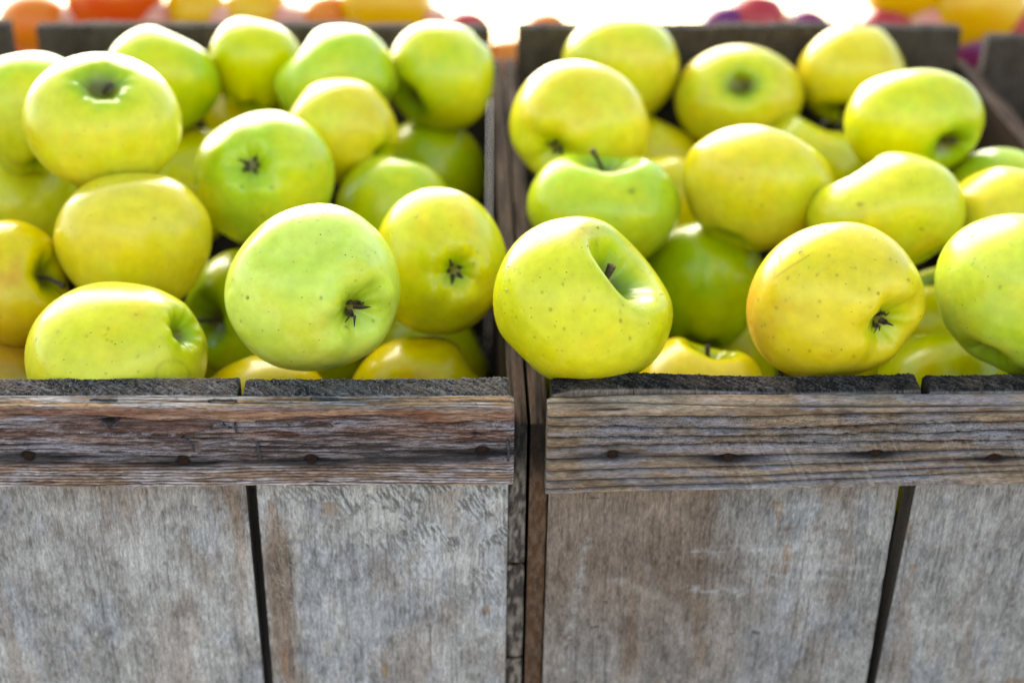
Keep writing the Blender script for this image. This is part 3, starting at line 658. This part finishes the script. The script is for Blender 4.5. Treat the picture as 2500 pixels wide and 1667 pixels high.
    # orientation: feature direction -> +/- stem axis, spin about it
    w = norm(v)*(1 if ft == 's' else -1)
    a = norm(np.cross(w, (.3, 1, .2) if abs(w[1]) < .9 else (1, 0, .2))); b = np.cross(w, a); spin = rs.uniform(0, 6.28)
    if sad: a = norm(np.array((0, 0, 1.))-w*w[2]); b = np.cross(w, a); spin = 0
    a, b = a*math.cos(spin)+b*math.sin(spin), -a*math.sin(spin)+b*math.cos(spin)
    Rm = np.stack([a, b, w], 1)
    Q = P.reshape(-1, 3) @ Rm.T
    lo, hi_ = Q.min(0), Q.max(0); ctr = (lo+hi_)/2; sc3 = np.array((ex*2/(hi_[0]-lo[0]), ey*2/(hi_[1]-lo[1]), 0)); sc3[2] = (sc3[0]+sc3[1])/2
    ctr[2] = 0
    Q = (Q-ctr)*sc3
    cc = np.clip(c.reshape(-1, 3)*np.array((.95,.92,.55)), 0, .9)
    # red-orange flush, spots and scars
    qn = Q/np.array((ex, ey, ex))
    if key in ('R11',): cc = mix(cc, (.75,.30,.06), .75*np.exp(-(((qn[:,0]+.33)/.34)**2+((qn[:,1]-.83)/.16)**2))*(qn[:,2] > -.4)*(.5+fb3(qn*6, 2, 5)))
    if key in ('R14',): cc = mix(cc, (.80,.36,.05), .6*ss(-.72, -1.0, qn[:,0]+.25*(fb3(qn*4, 2, 9)-.5))*(qn[:,1] < .35))
    if key == 'L17': cc = mix(cc, (.70,.16,.03), .55*ss(-.1, .7, qn[:,1]-.3*qn[:,0]*0+.4*(fb3(qn*4, 2, 9)-.5)))
    if key == 'L15': cc = mix(cc, (.72,.30,.02), .45*ss(.1, -.8, qn[:,1]))
    if key == 'L16':
        d = np.abs(np.hypot(qn[:,0]-.75, (qn[:,1]+.10)*.95)-.145); cc = mix(cc, (.30,.34,.02), .4*np.exp(-(d/.018)**2)*(qn[:,2] > 0))
    if key == 'R14':
        d = np.abs((qn[:,1]-.42)-.75*(qn[:,0]+.60)+.35*(qn[:,0]+.6)**2); cc = mix(cc, (.42,.25,.02), .6*np.exp(-(d/.014)**2)*(qn[:,2] > 0)*(np.abs(qn[:,0]+.62) < .18))
    for (mx_, my_, mr_) in MARKS.get(key, []):
        d = np.hypot(qn[:,0]-mx_, qn[:,1]-my_); cc = mix(cc, (.06,.07,.015), .85*np.exp(-(d/mr_)**2)*(qn[:,2] > 0))
    dots = (.95 if hi else .5)*np.ones((len(cc), 1)); dots[(hol.reshape(-1) > .6)] = .2
    idx = np.arange(nph*nth).reshape(nph, nth); k2 = np.roll(np.arange(nth), -1)
    quads = np.stack([idx[:-1], idx[1:], idx[1:][:, k2], idx[:-1][:, k2]], -1).reshape(-1, 4)
    wl_ = to_world(np.array(cpos)); RW = RB @ RC
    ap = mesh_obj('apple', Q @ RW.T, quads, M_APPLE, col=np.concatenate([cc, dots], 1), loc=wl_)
    tag(ap, label, 'apple', 'apples heaped in the two crates')
    def tp_(p): return ((np.atleast_2d(np.asarray(p, float)) @ Rm.T - ctr)*sc3)          # unit apple frame -> camera-aligned metres
    # stem
    stem_len = {'R11': .17, 'R9': .26, 'L14': .3, 'R13': .22, 'R18': .4, 'L18': .42, 'L2': .10, 'R4': .3, 'L15': .36, 'R5': .15, 'L6': .15, 'R3': .05}.get(key, 0 if v[2] < 0 else .35)
    base_z = zz[0].mean()
    if ft == 's' and stem_len > 0 or ft == 'c' and key in ('R9',):
        lean = {'R11': (.02,.16,0), 'R9': (-.18,.10,.1), 'L14': (-.25,.1,0), 'R13': (-.05,.1,0), 'R18': (.35,-.1,.1), 'L18': (-.4,.05,0), 'R4': (-.1,-.3,.1), 'L15': (.1,-.25,0)}.get(key, (.1,.05,0))
        s0 = tp_((0, 0, base_z-.06))[0]; ax = tp_((0, 0, base_z+stem_len))[0]-s0; ln = np.array(lean)*ex
        pts = [s0+ax*q_+ln*q_*q_ for q_ in np.linspace(0, 1, 7)]
        tpv = [.85, .8, .75, .78, .85, 1.0, 1.25]
        V, Fq = tube(pts, .0013*(1.3 if key == 'R11' else 1), 9, tpv)
        st = mesh_obj('stem', np.array(V) @ RW.T, Fq, M_STEM, ap)
        if key in ('R11', 'R9'):
            V, Fq = tube([pts[-1]-(pts[-1]-pts[-2])*.02, pts[-1]+(pts[-1]-pts[-2])*.05], .0013*1.2*(1.3 if key == 'R11' else 1), 9)
            mesh_obj('cut_end', np.array(V) @ RW.T, Fq, M_STEMTIP, st)
    # dry sepals in the basin
    if ft == 'c' and v[2] > 0:
        bz = zz[-1].mean(); V = []; Fq = []
        for k in range(5):
            an = k*2*math.pi/5+rs.uniform(-.3, .3); l = rs.uniform(.12, .21)*({'L16': .2, 'L8': .45, 'L11': .4, 'R2': .4}.get(key, .62)); base = len(V)
            for q_, (rad, hgt, wd) in enumerate(((.03, .01, .035), (.09, -l*.45, .034), (.09+rs.uniform(-.03, .05), -l*.8, .02), (.09+rs.uniform(-.02, .12), -l, .005))):
                c_ = np.array((rad*math.cos(an), rad*math.sin(an), bz+hgt)); sdv = np.array((-math.sin(an), math.cos(an), 0))*wd
                V += [c_-sdv, c_+sdv, c_+np.array((.02*math.cos(an), .02*math.sin(an), 0))]
            for q_ in range(3):
                o_ = base+q_*3
                for e in range(3): Fq.append((o_+e, o_+(e+1) % 3, o_+3+(e+1) % 3, o_+3+e))
        mesh_obj('calyx', tp_(V) @ RW.T, Fq, M_SEPAL, ap)
    # water drops
    nd_ = {'R11': 150, 'R14': 120, 'R15': 70, 'L16': 80, 'L12': 60, 'R9': 14, 'L8': 16, 'R10': 14, 'R6': 10, 'L11': 10, 'L13': 5, 'L2': 8}.get(key, 0)
    if nd_:
        nrm = np.cross(np.roll(Q.reshape(nph, nth, 3), -1, 1)-np.roll(Q.reshape(nph, nth, 3), 1, 1), np.gradient(Q.reshape(nph, nth, 3), axis=0)).reshape(-1, 3)
        nrm /= np.linalg.norm(nrm, axis=1)[:, None]+1e-9
        if (nrm*Q).sum() < 0: nrm = -nrm
        wgt = np.clip(qn[:,1]*.8+.75, .08, 1)*(nrm[:,2] > .3)*(rho.reshape(-1) > .25)*rho.reshape(-1); wgt /= wgt.sum()
        V = []; Fq = []
        for i in rs.choice(len(Q), nd_, p=wgt):
            r = .00022+.0006*rs.rand()**3; n = nrm[i]; t1 = norm(np.cross(n, (.1, .9, .3))); t2 = np.cross(n, t1); base = len(V)
            st_ = 1+.5*rs.rand()
            for (q_, hh) in ((1.0, -.08), (.9, .5), (.55, .85)):
                for k in range(8):
                    an = 2*math.pi*k/8; V.append(Q[i]+r*q_*(math.cos(an)*t1+st_*math.sin(an)*t2)+n*r*hh)
            V.append(Q[i]+n*r*.98)
            for j in range(2):
                for k in range(8): Fq.append((base+j*8+k, base+j*8+(k+1) % 8, base+j*8+8+(k+1) % 8, base+j*8+8+k))
            for k in range(8): Fq.append((base+16+k, base+16+(k+1) % 8, base+24))
        w_ = mesh_obj('water_drops', np.array(V) @ RW.T, Fq, M_WATER, ap); w_['kind'] = 'stuff'
    return ap
for A_ in APPLES: add_apple(*A_)

# the layer of apples underneath, glimpsed in the dark gaps
LOW = {(-1, 1, 1): 'barely visible shaded apple deep beside the apple whose stem points left',
       (-1, 1, 2): 'shaded apple low under the big pale green apple, mostly in shadow',
       (-1, 1, 3): 'shaded apple low at the left crate\'s right side, behind the deep yellow one',
       (1, 0, 2): 'shaded apple low behind the right rail, under the large golden apple',
       (1, 1, 0): 'barely visible shaded apple deep under the largest front apple',
       (1, 1, 1): 'shaded apple deep between the plain green apple and the large golden one',
       (1, 1, 2): 'sliver of a shaded apple deep beneath the large golden apple\'s right side'}
for (side_, iy, ixx), lab_ in LOW.items():
    rs_ = np.random.RandomState(ixx+iy*7+side_+40); cx_ = CL if side_ < 0 else CR; yy = (.155, .245)[iy]
    add_apple('Q%d%d%d' % (side_+1, iy, ixx), (cx_-.114+.076*ixx+rs_.uniform(-.004, .004)+.004*iy, yy+rs_.uniform(-.004, .004), -.136+rs_.uniform(-.006, .006)), .036, .036, 's', tuple(rs_.uniform(-1, 1, 3)*np.array((1, 1, .3))), .5, .1, 0, lab_)

# ------------------------------------------------------------------ fruit on the bench behind
FF, CXY = 3433., (1176., 784.)
CAMP = np.array((-.0288, -.5396, .3419))
M_FRUIT = {'orange': simple_mat('orange_skin', (.90,.17,.0), .4, scale=60, col2=(.88,.24,.0)), 'red_orange': simple_mat('tomato_skin', (.85,.07,.0), .25, scale=50, col2=(.82,.12,.0)),
           'yellow': simple_mat('yellow_skin', (.92,.42,.0), .3, scale=50, col2=(.92,.50,.0)), 'plum': simple_mat('plum_skin', (.28,.01,.05), .3, scale=70, col2=(.16,.015,.12)), 'red': simple_mat('red_skin', (.5,.015,.02), .3, scale=60, col2=(.55,.05,.04)), 'peach': simple_mat('peach_skin', (.85,.42,.26), .5, scale=40, col2=(.85,.28,.2))}
BACK = [  # bearing and apparent size of each fruit seen over the rear boards, kind, label
 (80,62,70,'orange','orange fruit showing between the two leftmost crates, out of focus'),
 (265,-8,96,'red_orange','red-orange fruit above the left end of the left crate\'s rear boards, out of focus'),
 (450,26,58,'yellow','leftmost amber fruit above the left crate\'s rear boards, blurred'),
 (590,30,60,'yellow','amber fruit behind the second apple of the left rear row, blurred'),
 (755,40,48,'orange','small orange fruit above the notched green apple, blurred'),
 (890,12,92,'yellow','big yellow fruit above the right half of the left crate, blurred'),
 (1076,78,46,'red','pinkish red fruit at the right end of the left crate\'s rear boards, blurred'),
 (1165,140,46,'orange','orange fruit in the narrow gap between the two crates, blurred'),
 (1252,78,44,'orange','orange fruit at the left end of the right crate\'s rear boards, blurred'),
 (1408,72,46,'plum','dark plum left of the apple rising above the right crate\'s rear boards'),
 (1735,50,60,'red','dark red plum above the right crate\'s rear boards, the most distinct one'),
 (1668,68,54,'plum','purple plum just left of the dark red one, blurred'),
 (1852,78,50,'plum','purple plum left of the golden apple, only its top showing'),
 (1935,88,44,'red','reddish fruit behind the golden apple in the rear row'),
 (2034,70,52,'red','red fruit right of the golden rear apple, blurred'),
 (2075,-26,78,'yellow','yellow fruit at the top edge above the right crate, left of the larger one'),
 (2228,14,100,'yellow','largest yellow fruit, above the right crate\'s rear right corner'),
 (2245,112,56,'plum','pink-purple plum in the gap beside the rightmost crate'),
 (2335,70,56,'red','red fruit at the top right corner above the rightmost crate')]
BACK += [(175,56,44,'peach','pink fruit left of the red-orange one, above the left crate'), (352,52,46,'peach','pink fruit right of the red-orange one, above the left crate'),
 (515,56,46,'peach','pink fruit between the two amber ones, blurred'), (668,58,46,'peach','pink fruit between amber and small orange fruit, blurred'),
 (985,62,44,'peach','pink fruit right of the big yellow one, blurred'),
 (2128,64,58,'peach','pale pink fruit between the two yellow ones at top right'), (1800,76,44,'peach','pale pink fruit just right of the dark red plum')]
slope_o = np.array((0., .62, .0)); 
def back_fruit(px, py, rpx, kind, label):
    ray = RC @ np.array(((px-CXY[0])/FF, -(py-CXY[1])/FF, -1.0))
    d = 1.22
    for _ in range(400):                    # distance at which it rests on the sloping tray behind the crates
        p = CAMP + ray*d; r = 1.2*rpx*d/FF
        if p[1] > .50+r and p[2]-r <= -.052: break
        d += .004
        if d > 1.75: break
    rs = np.random.RandomState(int(px)); nph, nth = 24, 32
    PH, TH = np.meshgrid(np.linspace(0, math.pi, nph), 2*math.pi*np.arange(nth)/nth, indexing='ij')
    rr = np.sin(PH)*(1+.03*np.cos(2*TH+rs.rand()*6)+(.05*np.cos(4*TH) if kind == 'yellow' else 0)); z = .92*np.cos(PH)-.22*np.exp(-(PH/.3)**2)+.06*np.exp(-((math.pi-PH)/.3)**2)
    V = (np.stack([rr*np.cos(TH), rr*np.sin(TH), z], -1).reshape(-1, 3))*r
    idx = np.arange(nph*nth).reshape(nph, nth); k2 = np.roll(np.arange(nth), -1)
    quads = np.stack([idx[:-1], idx[1:], idx[1:][:, k2], idx[:-1][:, k2]], -1).reshape(-1, 4)
    nm = {'plum': 'plum', 'red': 'plum', 'peach': 'peach'}.get(kind, 'fruit')
    o = mesh_obj(nm, V, quads, M_FRUIT[kind], loc=to_world(p)); o.rotation_euler = (rs.uniform(-.5, .5), rs.uniform(-.5, .5), rs.uniform(0, 6))
    tag(o, label, nm, 'blurred fruit behind the crates')
for b_ in BACK: back_fruit(*b_)
